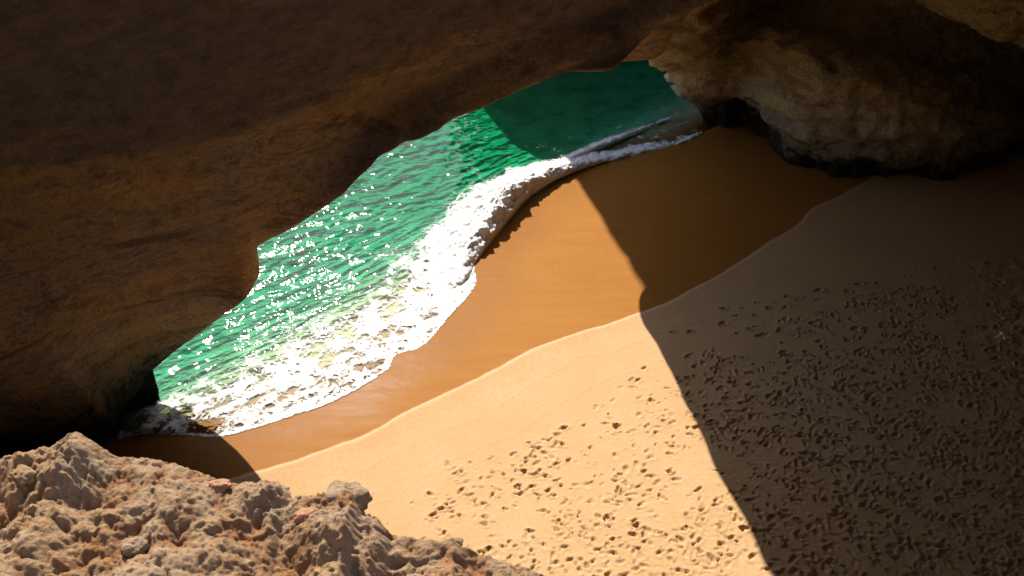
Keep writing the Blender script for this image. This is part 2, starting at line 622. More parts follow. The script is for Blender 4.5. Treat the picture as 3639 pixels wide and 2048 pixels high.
film = bz + .035 * sstep(0, .7, sd) + .5 * wav
SZ = np.maximum(wav, film)
SZ = np.where(sd < 0, np.minimum(SZ, bz - .02 - .25 * np.clip(-sd, 0, 1.2)), SZ)
SZ += .25 * np.exp(-((sd - 3.1) / .9) ** 2) * sstep(2.2, 5, X) * sstep(9, 5.5, X)
keep = sd > -1.0
idx = -np.ones(X.shape, int)
nv = X.shape[1]
q = grid_quads(*X.shape)
kf = keep.ravel()
q = q[kf[q].all(1)]
used = np.unique(q)
remap = -np.ones(X.size, int)
remap[used] = np.arange(len(used))
q = remap[q]
tv = np.stack([X, Y, SZ], -1).reshape(-1, 3)[used]
# close the body of water: skirts and a floor far below the sea bed
e = np.concatenate([q[:, [0, 1]], q[:, [1, 2]], q[:, [2, 3]], q[:, [3, 0]]])
key = np.sort(e, 1)
ky = key[:, 0].astype(np.int64) * len(tv) + key[:, 1]
uq, inv, cnt = np.unique(ky, return_inverse=True, return_counts=True)
be = e[cnt[inv] == 1]
bvs = tv.copy()
bvs[:, 2] = -8.0
n0 = len(tv)
verts = np.concatenate([tv, bvs])
sk = np.stack([be[:, 1], be[:, 0], be[:, 0] + n0, be[:, 1] + n0], 1)
q = np.concatenate([q, q[:, ::-1] + n0, sk])
sea = mesh_from('sea', verts, q, M_water, True)
tag(sea, kind='structure')

# ------------------------------------------------------------------ lacy foam on the wash
WASH = [(-11.13, 22.48), (-10.62, 23.24), (-9.76, 24.18), (-8.95, 25.59), (-7.94, 26.33), (-6.78, 26.95), (-5.5, 27.74), (-5.16, 29.23), (-5.18, 30.29),
        (-4.29, 31.02), (-2.37, 31.2), (-1.20, 29.72), (-1.0, 28.26), (-2.0, 26.33), (-2.75, 24.83), (-3.6, 24.3), (-3.75, 23.74), (-5.2, 22.1),
        (-6.9, 21.3), (-8.61, 20.6), (-10.01, 20.75), (-11.6, 20.9), (-12.3, 21.6)]
fx = lines((-12.8, .065), (9.0,))
fy = lines((20.2, .065), (42,))
X, Y = np.meshgrid(fx, fy, indexing='ij')
sd, arc = poly_sd(X, Y, FRONT_S)
w, _ = poly_sd(X, Y, WASH, closed=True)
w = w + .55 * fbm(X * .8, Y * .8, 0 * X, 4)
stre = fbm(U := (X * ca - Y * sa) * .9, (X * sa + Y * ca) * 2.2, 0 * X + 3, 4)
w = w + 2.4 * sstep(2.6, .4, sd) * sstep(-12.2, -10.5, X) * sstep(-.6, -1.6, X) * (w > -.6)
dens = sstep(-.5, 2.6, w) * (.47 + .85 * stre + .30 * fbm(X * .45, Y * .45, 0 * X + 77, 3) + .20 * sstep(-5, -2, X))
lead = np.exp(-(np.clip(sd - .02, 0, 9) / (.07 + .10 * np.clip(fbm(X * 1.1, Y * 1.1, 0 * X + 60, 3) + .3, 0, 1))) ** 2) * (sd > 0) * np.clip(.75 + 1.2 * fbm(X * 2.3, Y * 2.3, 0 * X + 66, 3), .25, 1)              # the bright leading edge
dens = np.maximum(dens, lead * 1.0 * (X < 1.5) * sstep(-13, -11, X))
thin = sstep(1.9, .9, sd) * sstep(.10, .5, sd) * sstep(-2, -5, X) * .10
dens = dens - thin
# thin streaks trailing out on the green water
dens = np.maximum(dens, (.02 + .42 * stre) * sstep(4.2, 2.4, sd) * sstep(-4, 6, X))
dens = np.clip(dens, 0, 1.15) * (sd > -.02)
bz = beach_z(X, Y)
Uw, Vw = X * ca - Y * sa, X * sa + Y * ca
amp = sstep(-.2, 3.5, sd)
wav = (.048 * fbm(Uw * .55, Vw * 1.1, 0 * X, 2) + .034 * np.clip(.62 + 1.3 * fbm(X * .22, Y * .22, 0 * X + 30, 2), .25, 1.2) * fbm(Uw * 1.6, Vw * 2.4, 0 * X + 5, 1, .6)) * (.40 + .60 * amp)
FZ = np.maximum(wav, bz + .035 * sstep(0, .7, sd) + .5 * wav) + .012
FZ += .25 * np.exp(-((sd - 3.1) / .9) ** 2) * sstep(2.2, 5, X) * sstep(9, 5.5, X)
FZ += .05 * np.clip(dens, 0, 1) * np.clip(fbm(X * 2.2, Y * 2.2, 0 * X + 1, 4, mode='billow') + .15, 0, 1) 
# ridges of piled foam in the swirling backwash
FZ += .07 * np.clip(fbm(Uw * .9, Vw * 1.8, 0 * X + 7, 3, mode='ridge'), 0, 1) * np.clip(dens, 0, 1)
FZ = np.where(sd < .05, np.minimum(FZ, bz + .02), FZ)
q = grid_quads(*X.shape)
dk = (dens > .02).ravel()
q = q[dk[q].any(1)]
used = np.unique(q)
remap = -np.ones(X.size, int)
remap[used] = np.arange(len(used))
foam = mesh_from('foam', np.stack([X, Y, FZ], -1).reshape(-1, 3)[used], remap[q], M_foam, True, {'foam': dens.ravel()[used]})
tag(foam, 'lacy white foam spread over the shallow wash between green water and sand', 'foam', kind='stuff')


# ------------------------------------------------------------------ breaking waves
def wave(name, path, wid, hgt, seed, nt=96, step=.035, thin=0.0):
    P = cspline(path, 40)
    L = np.linalg.norm(np.diff(P, axis=0), axis=1).sum()
    n = int(L / step)
    P = cspline(path, n)
    T = np.gradient(P, axis=0)
    T /= np.linalg.norm(T, axis=1)[:, None]
    for _ in range(60):
        T[1:-1] = (T[:-2] + T[1:-1] * 2 + T[2:]) / 4
    T /= np.linalg.norm(T, axis=1)[:, None]
    Nn = np.stack([-T[:, 1], T[:, 0]], 1)              # seaward (left of travel)
    s = np.linspace(0, 1, n)
    w = np.interp(s, *zip(*wid))[:, None]
    h = np.interp(s, *zip(*hgt))[:, None]
    h = h * (1 + .35 * fbm(s * L * .8 + seed, 0 * s, 0 * s, 3))[:, None]
    t = np.linspace(0, 1, nt)[None, :]
    # landward toe, bulging front, rounded crest, long back
    tt = t ** 1.35
    off = tt * w - .10 * h * np.sin(np.clip(t / .22, 0, 1) * math.pi)
    prof = np.where(t < .22, np.sin(np.clip(t / .22, 0, 1) * math.pi / 2) ** .8, (1 - ((t - .22) / .78)) ** 1.7)
    X = P[:, 0:1] + Nn[:, 0:1] * off
    Y = P[:, 1:2] + Nn[:, 1:2] * off
    base = np.maximum(beach_z(X, Y), 0.0) * sstep(.9, .0, t) - .02
    Z = base + h * prof
    k = np.clip(h * 1.15, .34, 1.2)
    f1, f2, cid = worley(X * 2.1 + seed, Y * 2.1, Z * 2.1)
    g1, g2, cid2 = worley(X * 5.2 + seed, Y * 5.2, Z * 5.2)
    lump = .44 * (0.55 - f1) + .20 * (.55 - g1) + .20 * fbm(X * 3.1, Y * 3.1, Z * 3.1 + seed, 4)
    lump = lump * k * (sstep(0, .06, t) * (.25 + .75 * sstep(1.0, .25, t)))
    spray = np.maximum(fbm(X * 6, Y * 6, Z * 6 + 2 * seed, 3), 0) * .22 * k * np.exp(-((t - .25) / .12) ** 2)
    X = X - Nn[:, 0:1] * lump * .75 * sstep(.5, .05, t)
    Y = Y - Nn[:, 1:2] * lump * .75 * sstep(.5, .05, t)
    Z = Z + lump * .75 + spray
    den = 1.15 * sstep(1.0, .45, t) * np.ones_like(X) + .25 * fbm(X * 1.5, Y * 1.5, 0 * X + seed, 3) * sstep(.3, .7, t)
    den = den - thin * sstep(.45, .8, s)[:, None] * (1 - 1.5 * fbm(X * 1.2, Y * 2.0, 0 * X + seed, 3))
    ends = (sstep(0, .06, s) * sstep(1, .95, s))[:, None]
    den = np.clip(den * ends, 0, 1.3)
    return mesh_from(name, np.stack([X, Y, Z], -1), grid_quads(n, nt), M_foam, True, {'foam': den})


w1 = wave('breaking_wave', [(-2.2, 27.6), (-1.6, 28.6), (-1.35, 29.6), (-.43, 31.75), (.93, 34.5), (2.87, 36.3), (5.25, 37.5), (7.43, 38.4), (8.9, 39.6)],
          [(0, 1.6), (.15, 3.4), (.35, 3.3), (.55, 2.0), (.7, 1.4), (1, 1.0)], [(0, .10), (.12, .35), (.22, .75), (.36, .95), (.5, .48), (.65, .16), (1, .06)], 3.0, thin=.50)
tag(w1, 'tall white breaking wave curling onto wet sand, casting a ragged shadow', 'wave')
w2 = wave('breaking_wave', [(2.0, 36.6), (2.41, 36.95), (3.43, 37.8), (4.46, 38.55), (5.54, 39.4), (6.51, 40.15), (7.5, 40.9)],
          [(0, .6), (.5, .75), (1, .4)], [(0, .08), (.3, .16), (.7, .12), (1, .05)], 11.0, 48, thin=.6)
tag(w2, 'thin shaded second wave crest just behind the breaker by the cave pillar', 'wave')


# ------------------------------------------------------------------ cave shell
RIM_C, RIM_R = np.array([.3, 5.4]), np.array([5.4, 4.6])


def ledge_dip(x, y):
    # the rim of the opening is broken down to the ledge in front of the viewer
    return 3.6 * np.exp(-(np.maximum(np.hypot((x + 1.5) / 1.6, (y - 1.8) / 1.25) - 1.7, 0) / .9) ** 2)


def rim(px, py, z=20.2):
    d = np.array([px, py]) - RIM_C
    d = d / RIM_R
    d /= np.linalg.norm(d)
    p = RIM_C + d * RIM_R
    return np.array([p[0], p[1], z - ledge_dip(p[0], p[1])])


def resample_rows(ctrl, nu, nv):
    """ctrl: (stations, points, 3) -> dense (nu, nv, 3)"""
    rows = np.stack([cspline(c, nv) for c in ctrl])
    # parameter along the stations by the bottom chord
    out = np.empty((nu, nv, 3))
    ch = np.linalg.norm(np.diff(rows[:, nv // 6], axis=0), axis=1) + .15
    d = np.concatenate([[0], np.cumsum(ch)])
    t = np.linspace(0, d[-1], nu)
    k = np.clip(np.searchsorted(d, t, side='right') - 1, 0, len(d) - 2)
    m = np.zeros_like(rows)
    m[1:-1] = (rows[2:] - rows[:-2]) / (d[2:] - d[:-2])[:, None, None]
    m[0] = (rows[1] - rows[0]) / (d[1] - d[0])
    m[-1] = (rows[-1] - rows[-2]) / (d[-1] - d[-2])
    h = (d[k + 1] - d[k])[:, None, None]
    u = ((t - d[k]) / (d[k + 1] - d[k]))[:, None, None]
    return ((2 * u**3 - 3 * u**2 + 1) * rows[k] + (u**3 - 2 * u**2 + u) * h * m[k]
            + (-2 * u**3 + 3 * u**2) * rows[k + 1] + (u**3 - u**2) * h * m[k + 1])


def normals(P):
    du = np.gradient(P, axis=0)
    dv = np.gradient(P, axis=1)
    n = np.cross(du, dv)
    return n / (np.linalg.norm(n, axis=2, keepdims=True) + 1e-9)


def strata(P, s, ledge=.28, rough=.16):
    """ledges along the beds, hollows and knobs"""
    x, y, z = P[..., 0], P[..., 1], P[..., 2]
    zz = s + .35 * fbm(x * .22, y * .22, z * .22, 3)
    l1 = fbm(x * .06, y * .06, zz * 1.05, 3, .6, mode='ridge')
    l2 = fbm(x * .15, y * .15, zz * 2.9 + 9, 3, .6)
    r = fbm(x * .9, y * .9, z * 1.3, 5, .55)
    pit = np.clip(fbm(x * .55, y * .55, z * 1.1 + 30, 3) - .22, 0, 1)
    f = (zz * .85 + .5 * fbm(x * .11 + 40, y * .11, z * .05, 3)) % 1.0
    saw = np.where(f < .86, f / .86, (1 - f) / .14) - .5
    f2 = (zz * 2.3 + .6 * fbm(x * .2 + 70, y * .2, z * .1, 3)) % 1.0
    saw2 = np.where(f2 < .8, f2 / .8, (1 - f2) / .2) - .5
    am = np.clip(.5 + 1.6 * fbm(x * .18, y * .18, zz * .5 + 50, 2), 0, 1.4)
    am2 = np.clip(.4 + 1.8 * fbm(x * .3, y * .3, zz * .9 + 80, 2), 0, 1.4)
    return ledge * .5 * l1 + ledge * .4 * l2 + ledge * .75 * saw * am + ledge * .36 * saw2 * am2 + rough * r - 3.0 * rough * pit


LIP = [(-12.12, 21.14, 0.0), (-12.06, 21.69, 0.05), (-11.81, 22.27, 0.2), (-11.59, 22.68, 0.35), (-11.5, 22.87, 0.6), (-11.09, 23.06, 0.9), (-10.49, 23.16, 1.4),
       (-9.65, 23.15, 2.1), (-8.73, 22.87, 3.0), (-7.85, 22.3, 4.0), (-7.41, 22.0, 4.6), (-7.22, 22.07, 4.9), (-7.06, 22.19, 5.2), (-7.07, 22.18, 5.6),
       (-7.03, 22.29, 6.0), (-6.68, 22.2, 6.3), (-5.92, 21.87, 6.9), (-5.0, 21.76, 7.6), (-4.35, 21.73, 8.1), (-4.1, 21.73, 8.4), (-3.65, 21.82, 8.8),
       (-3.38, 21.88, 9.1), (-2.98, 21.95, 9.3), (-2.7, 22.13, 9.4), (-2.25, 21.99, 9.6), (-1.84, 22.24, 9.7), (-1.57, 22.5, 9.8), (-0.86, 22.82, 9.95),
       (-0.14, 23.12, 10.15), (0.22, 23.32, 10.25), (0.59, 23.53, 10.3), (1.03, 23.73, 10.4), (1.47, 23.91, 10.45), (2.06, 23.96, 10.45), (2.58, 24.01, 10.45),
       (2.93, 24.31, 10.6), (3.2, 24.59, 10.75), (3.5, 24.78, 11.0), (3.89, 25.09, 11.2), (4.44, 25.03, 11.5)]
LIPX = [(5.5, 25.2, 11.9), (7, 25.2, 12.3), (9, 25, 12.8), (12, 25, 13.4), (16, 25, 14)]
LEFT = [(-16, -8, -.5), (-20, -2, -.5), (-23, 6, -.5), (-22.5, 12, -.5), (-20, 16.6, -.4), (-16.6, 19.2, -.3), (-13.6, 20.5, -.2)]
ctrl = []
allb = LEFT + LIP + LIPX
AB = np.array(allb, float)
arcs = np.concatenate([[0], np.cumsum(np.linalg.norm(np.diff(AB, axis=0), axis=1))])
LD = cspline(AB, 600)
LA = np.concatenate([[0], np.cumsum(np.linalg.norm(np.diff(LD, axis=0), axis=1))])
for i, B0 in enumerate(allb):
    B0 = np.array(B0, float)
    wgt_ = np.exp(-((LA - arcs[i] / arcs[-1] * LA[-1]) / 2.6) ** 2)
    B = (LD * wgt_[:, None]).sum(0) / wgt_.sum()         # the broad course of the lip, without its notches
    R = rim(B[0] * .8 + .6, B[1])
    inw = (R - B) * np.array([1, 1, 0])
    D = np.linalg.norm(inw)
    inw /= D
    H = R[2] - B[2]
    # seaward side first: top outer edge, sea face, chamfer under the lip, then the inner face up to the rim
    seaw = -inw
    if B[1] > 20:
        wgt = 1.0
    else:
        wgt = 4.0
    th = 2.4 * wgt
    thk = np.array([seaw[0] * .35, abs(seaw[1]) * .9 + .25, 0]) if B[1] > 20 else seaw
    Q0 = B + thk * th
    Q0[2] = 20.6
    Q1 = B + thk * th * 1.0
    Q1[2] = min(B[2] + 5.0, 17)
    Q2 = B + thk * th * .45 + np.array([0, 0, np.interp(B[2], [1.6, 3.2], [.55, 1.5])])
    Q3 = B0 + thk * .22 + np.array([0, 0, .12])
    # the face above the lip follows one long oblique wall, so it overhangs most at the left
    if B[1] > 19.5:
        yw = min(24.0 + .5 * B[0], 25.4)
    else:
        yw = B[1] - 1.2
    zm = max(B[2] + 1.4, 9.4)
    mid = np.array([max(B[0], -12.4 + .12 * (B[0] + 12.4)), yw, zm])
    mid = np.where(np.array([B[2] > 9.0] * 3), np.array([B[0], min(yw, B[1] + .3), B[2] + 1.4]), mid)
    tB = np.clip((B[2] - 8.0) / 1.5, 0, 1)
    mid = mid * (1 - tB) + np.array([B[0], B[1] + .15, B[2] + 1.4]) * tB
    a1 = (B * .5 + B0 * .5) * .62 + mid * .38
    a1[2] += .05 * (mid[2] - B[2])
    a2 = mid
    up_ = R - mid
    a3 = mid + up_ * np.array([.22, .22, .45])
    a4 = mid + up_ * np.array([.56, .56, .80])
    ctrl.append([Q0, Q1, Q2, Q3, B0, a1, a2, a3, a4, R, R + np.array([0, 0, .4]) - inw * .8])
nvA = 340
P = resample_rows(ctrl, 620, nvA)
Nn = normals(P)
bed = P[..., 2] - .10 * P[..., 0]
sgn = np.sign((Nn * (np.array([3, 9, 6.0]) - P)).sum(-1)).mean()
disp = strata(P, bed, .85, .36)
# keep the thin lip where it stands: less relief close to it
hb = np.array(allb)
dist = np.full(P.shape[:2], 1e9)
Ld = cspline(hb, 400)
for k in range(0, 400, 2):
    dist = np.minimum(dist, ((P - Ld[k]) ** 2).sum(-1))
dist = np.sqrt(dist)
P = P + Nn * sgn * (disp * (.26 + .74 * sstep(.1, 1.6, dist)))[..., None]
arch = mesh_from('rock_arch', P, grid_quads(620, nvA), M_arch, True)
tag(arch, 'dark layered sandstone cave arch hanging over the green water', 'rock arch')

# ------------------------------------------------------------------ right-hand wall and the rest of the cave
W = []


def sec(*p):
    p = [np.array(q, float) for q in p]
    if len(p) == 7:
        p.insert(5, (p[4] + p[5]) / 2 + np.array([0, 0, .5]))
    W.append(p)


def auto(B, lean=(1.0, 2.2, 4.0), out=0.0):
    B = np.array(B, float)
    R = rim(B[0], B[1])
    inw = (R - B) * np.array([1, 1, 0])
    D = np.linalg.norm(inw)
    inw /= D
    z = np.array([0, 0, 1.0])
    W.append([B, B + z * 1.2 + inw * .1 - inw * out, B + z * 2.8 + inw * lean[0], B + z * 4.8 + inw * lean[1], B + z * 7.4 + inw * lean[2],
              B + z * 11.5 + inw * (lean[2] + 4.5), B * .35 + R * .65 + z * 5.0, R])


sec((11.2, 43.6, -1), (10.2, 42.6, 1.6), (8.8, 40.9, 3.4), (7.2, 38.6, 6.0), (6.0, 34.6, 11), (6.2, 26, 18), rim(7.8, 43))
sec((9.7, 42.0, -1), (8.5, 40.7, 1.7), (7.3, 39.2, 3.5), (6.0, 37.2, 5.9), (5.2, 33.4, 11), (5.9, 25.5, 17.8), rim(7.9, 42.5))
sec((8.75, 40.4, -.4), (7.75, 39.2, 1.5), (6.7, 37.9, 3.1), (5.5, 36.1, 5.3), (4.85, 32.6, 10.5), (5.8, 25, 17.5), rim(8, 42))      # the pale corner
sec((9.4, 39.7, -.3), (8.9, 38.9, 1.6), (8.3, 37.4, 3.4), (7.3, 35.2, 6.0), (6.6, 31.5, 11), (6.6, 24.5, 17.5), rim(8.6, 41))


def spur(B, zc, c, depth, out=.3):
    """a rounded spur of rock at the foot of the wall, a dark recess behind its crest, then the roof"""
    B = np.array(B, float)
    R = rim(B[0], B[1])
    inw = (R - B) * np.array([1, 1, 0])
    inw /= np.linalg.norm(inw)
    z = np.array([0, 0, 1.0])
    W.append([B, B + z * 1.0 - inw * out, B + z * (.30 * zc + .5) + inw * .25 * c, B + z * (.66 * zc) + inw * .75 * c, B + z * (.93 * zc) + inw * c * .8,
              B + z * zc - inw * (.25 * depth - .3 * c), B + z * (zc - .1) - inw * depth * .85, B + z * (zc + 1.3) - inw * depth, B + z * (zc + 2.8) - inw * depth * .3,
              B + z * (zc + 4.6) + inw * 3.2, B * .35 + R * .65 + z * 5.0, R])


spur((10.2, 38.9, -.3), 6.3, 2.6, 1.2)
spur((10.9, 36.9, -.2), 6.3, 1.6, 2.0)
spur((11.9, 35.0, -.2), 6.1, .8, 2.8, .45)
spur((13.5, 34.2, -.2), 5.7, .5, 3.4, .45)
spur((15.6, 33.9, -.2), 5.0, .4, 4.0, .4)
spur((17.8, 34.2, -.2), 4.0, .3, 4.6, .3)
spur((20.5, 35.5, -.2), 2.6, .1, 4.6, .2)
sec((26, 38, -.3), (26, 37.8, 2.6), (23, 34, 4.6), (18.6, 29.2, 6.6), (16.0, 24.6, 11.5), (11.5, 16.5, 18.5), rim(19, 24))
sec((32, 33, -.3), (32, 33, 2.6), (27.5, 30, 4.8), (20.8, 26, 7.0), (17.4, 21.5, 12), (12, 14.5, 18.5), rim(20, 20))
sec((34, 23, -.3), (34, 23, 2.8), (29, 21.6, 5.2), (22.5, 19.5, 7.6), (18.4, 16.5, 12.5), (12, 11.5, 18.5), rim(20, 15))
sec((31, 10, -.3), (31, 10, 2.8), (27.5, 10.2, 5.6), (22, 10.2, 8.6), (17.6, 9.5, 13.5), (11.5, 8, 18.5), rim(20, 8))
auto((22, 0, -.2), (.6, 1.4, 3))
auto((15, -7, -.2), (.6, 1.4, 3))
auto((6, -11, -.2), (.6, 1.4, 3))
auto((-4, -11.5, -.2), (.6, 1.4, 3))
auto((-12, -9, -.2), (.6, 1.4, 3))
auto((-16, -3, -.2), (.6, 1.4, 3))
nuW, nvW = 760, 230
P = resample_rows(W, nuW, nvW)
Nn = normals(P)
sgn = np.sign((Nn * (np.array([6, 12, 6.0]) - P)).sum(-1)).mean()
x, y, z = P[..., 0], P[..., 1], P[..., 2]
disp = strata(P, z - .25 * x + .1 * y, .46, .44)
disp += .55 * fbm(x * .3, y * .3, z * .35 + 3, 3)
# undercut and small caves worn at the waterline
low = sstep(2.6, .3, z)
disp -= low * np.clip(.5 + 1.6 * fbm(x * .55, y * .55, z * .4 + 12, 3), 0, 1.3) * .8
topk = sstep(20.0, 18.5, z)
P = P + Nn * sgn * (disp * topk)[..., None]
# one deeper side cave beside the pale corner
hc = np.array([9.75, 38.75, .75])
rr = np.sqrt((((P - hc) / np.array([1.05, 1.05, 1.45])) ** 2).sum(-1))
P += (sstep(1.0, .55, rr) * 2.6)[..., None] * np.array([.45, .89, .0])
# the plateau: from the rim outwards, one sheet
wall = mesh_from('cave_wall', P, grid_quads(nuW, nvW), M_wall, True)
tag(wall, 'tan and grey weathered cave wall with dark hollows rising from shaded sand at right', 'cave wall')



def cliff_face(name, path, thick, shape=None, n=220, top=20.6):
    """an upright rock face along a path of (x, y, foot height), solid behind"""
    pz = cspline(path, n)
    T = np.gradient(pz[:, :2], axis=0)
    T /= np.linalg.norm(T, axis=1)[:, None]
    for _ in range(30):
        T[1:-1] = (T[:-2] + 2 * T[1:-1] + T[2:]) / 4
    Rn = np.stack([T[:, 1], -T[:, 0]], 1)
    tz = np.linspace(0, 1, 90)[None, :]
    zb = pz[:, 2:3]
    ZZ = zb + (top - zb) * tz
    XX = pz[:, 0:1] + 0 * tz
    YY = pz[:, 1:2] + 0 * tz
    if shape is not None:
        XX = XX + shape(pz, ZZ)
    rn = .16 * fbm(XX * .7, YY * .7, ZZ * .9, 4) + .22 * fbm(XX * .1, YY * .1, ZZ * 1.2, 3)
    outer = np.stack([XX - rn * Rn[:, :1], YY - rn * Rn[:, 1:], ZZ], -1)
    inner = np.stack([XX + thick * Rn[:, :1], YY + thick * Rn[:, 1:], ZZ], -1)
    prof = np.concatenate([outer, inner[:, ::-1], outer[:, :1]], 1)
    return tag(mesh_from(name, prof, grid_quads(n, prof.shape[1]), M_arch, True), kind='structure')


# the right jamb of the sea arch, outside the cave, running down into the pale pillar
cliff_face('sea_cliff', [(4.4, 25.6, 11.6), (3.55, 26.8, 10.3), (3.15, 29, 8.4), (2.75, 31.5, 7.2), (2.65, 33.5, 6.5), (3.9, 35.3, 6.4), (5.9, 37.1, 4.9), (7.5, 39.4, 2.6),
                         (9.0, 41.0, -.5), (10.6, 43.5, -3), (13, 47, -4), (17, 50, -4), (30, 53, -4), (70, 54, -4)], 1.5,
           lambda pz, ZZ: sstep(33, 27, pz[:, 1:2]) * np.interp(ZZ, [6, 8.5, 11, 14, 20], [.1, 0, -.05, -.35, -.5]))
# unseen rock added outside, its edge shaped to shade the cave's right half
cliff_face('shade_headland', [(30, 60, -4), (17, 56, -4), (11, 53.2, -4), (4, 51.6, -4), (-.6, 51.2, -4), (-2.05, 51.4, -4), (-1.9, 54, -4), (-1.2, 58, -4)], 3.0,
           lambda pz, ZZ: np.exp(-((pz[:, 1:2] - 52.0) / 3.6) ** 2) * (pz[:, 0:1] < 1) * np.interp(ZZ, [4, 8.2, 13.2, 18.2, 24], [-1.2, -.8, .45, .3, .05]), top=24.5)
cliff_face('sea_cliff', [(-90, 14, -4), (-40, 16, -4), (-24, 18.5, -4), (-17, 20.6, -4), (-14, 22.2, -4), (-12.7, 23.2, -3), (-11.6, 23.7, -2)], .8)

# plateau on top, round the opening
na = 240
ang = np.linspace(0, 2 * math.pi, na, endpoint=False)
rimx, rimy = RIM_C[0] + RIM_R[0] * np.cos(ang), RIM_C[1] + RIM_R[1] * np.sin(ang)
COAST = [(-90, 14), (-40, 16), (-22, 19), (-15, 20.5), (-11, 22.5), (-8.5, 23.6), (-4, 23.8), (0, 25), (3, 26.6), (2.7, 30), (2.4, 33.6), (3.9, 35.6), (5.9, 37.3), (7.5, 39.6), (9, 41.2), (10.8, 43.6), (13.2, 47), (17.2, 49.8), (30, 52.8), (90, 54)]
cpts = np.array(COAST + [(90, -70), (-90, -70)], float)
outr = []
for a_ in ang:
    dx, dy = math.cos(a_), math.sin(a_)
    best = 1e9
    far = 0
    for i in range(len(cpts)):
        p0, p1 = cpts[i], cpts[(i + 1) % len(cpts)]
        ex, ey = p1 - p0
        den = dx * ey - dy * ex
        if abs(den) < 1e-9:
            continue
        t = ((p0[0] - RIM_C[0]) * ey - (p0[1] - RIM_C[1]) * ex) / den
        s = ((p0[0] - RIM_C[0]) * dy - (p0[1] - RIM_C[1]) * dx) / den
        if t > 0 and 0 <= s <= 1:
            far = max(far, t)
    outr.append((RIM_C[0] + dx * far, RIM_C[1] + dy * far))
outr = np.array(outr)
tt = np.concatenate([[0.0, .02], np.linspace(.06, 1, 24)])[None, :]
PX = rimx[:, None] * (1 - tt) + outr[:, :1] * tt
PY = rimy[:, None] * (1 - tt) + outr[:, 1:] * tt
PZ = 20.55 + .12 * fbm(PX * .5, PY * .5, 0 * PX, 4) - .45 * (tt < .01)
# the ground drops to the ledge at the viewer's feet
PZ = PZ - ledge_dip(PX, PY)
plat = mesh_from('plateau', np.stack([PX, PY, PZ], -1), grid_quads(na, PX.shape[1], True), M_ledge, True, {'hollow': 0 * PX})
tag(plat, kind='structure')

# ------------------------------------------------------------------ the sunlit ledge in the foreground
RIMR = np.array([(-1.6, 1.30, 20.5), (-1.19, 1.36, 20.5), (-1.07, 1.42, 20.45), (-0.99, 1.41, 20.47), (-0.95, 1.44, 20.48), (-0.9, 1.46, 20.5), (-0.83, 1.44, 20.47), (-0.77, 1.44, 20.47),
                 (-0.7, 1.43, 20.46), (-0.62, 1.41, 20.44), (-0.57, 1.4, 20.44), (-0.48, 1.39, 20.43), (-0.46, 1.375, 20.4), (-0.4, 1.38, 20.42), (-0.33, 1.39, 20.42), (-0.31, 1.365, 20.38),
                 (-0.28, 1.36, 20.38), (-0.25, 1.34, 20.34), (-0.19, 1.33, 20.32), (-0.12, 1.32, 20.34), (-0.07, 1.32, 20.3), (-0.01, 1.31, 20.28), (0.04, 1.305, 20.25), (0.11, 1.30, 20.22),
                 (0.16, 1.27, 20.2), (0.23, 1.18, 20.1), (.5, 1.0, 20.0), (.9, .85, 19.95)])
RIMR = np.stack([RIMR[:, 0] * 2, RIMR[:, 1] * 2, 22 - 2 * (22 - RIMR[:, 2])], 1)
lx = lines((-6, .08), (-2.75, .0055), (.55, .03), (2.2,))
ly = lines((-.6, .06), (1.9, .0055), (3.02, .012), (3.4,))
X, Y = np.meshgrid(lx, ly, indexing='ij')
ye = np.interp(X, RIMR[:, 0], RIMR[:, 1])
ze = np.interp(X, RIMR[:, 0], RIMR[:, 2])
g = (ye - Y)
wrp = .05 * fbm(X * 5, Y * 5, 0 * X, 3)
Xw, Yw = X + wrp, Y + .05 * fbm(X * 5 + 9, Y * 5, 0 * X, 3)
f1, f2, cid = worley(Xw * 3.2, Yw * 3.2 * 1.15, 0 * X + .5, 3)
g1, g2, gid = worley(Xw * 8.5, Yw * 8.5, 0 * X + .5, 8)
h1, h2, hid = worley(Xw * 24, Yw * 24, 0 * X + .5, 21)
big = fbm(X * 1.6, Y * 1.9, 0 * X + 1, 3)
dome = np.clip(1 - (f1 / .62) ** 2, -.3, 1) * (.35 + .9 * cid)
dome2 = np.clip(1 - (g1 / .62) ** 2, -.3, 1) * (.2 + 1.0 * gid)
dome3 = np.clip(1 - (h1 / .62) ** 2, -.3, 1) * (.2 + 1.0 * hid)
pit = np.clip(fbm(X * 7, Y * 7, 0 * X + 20, 3, mode='ridge') - .12, 0, 1)
patch = sstep(-.25, .25, fbm(X * 1.9, Y * 1.9, 0 * X + 40, 2))
hole = np.clip(.34 - g1, 0, 1) * (gid > .45)
hole2 = np.clip(.36 - h1, 0, 1) * (hid > .5)
rel = .075 * big + .075 * dome + .026 * dome2 * (.4 + .8 * patch) + .010 * dome3 * (.3 + .9 * patch) - .06 * pit
rel += .088 * fbm(X * 4.2, Y * 4.2, 0 * X + 6, 7, .60, mode='billow') * (.6 + .6 * patch) + .010 * fbm(X * 30, Y * 30, 0 * X + 6, 4, .75)
rel -= .16 * hole * (1 - .5 * patch) + .05 * hole2
fade = sstep(-.02, .10, g)
up = np.clip((1.9 - Y) / 2.2, 0, 1) * 1.6            # rises behind, towards the plateau
rel = rel * .86 + .004 * fbm(X * 75, Y * 75, 0 * X + 4, 2)
ZL = ze + up + rel * (.4 + .6 * fade) - .02
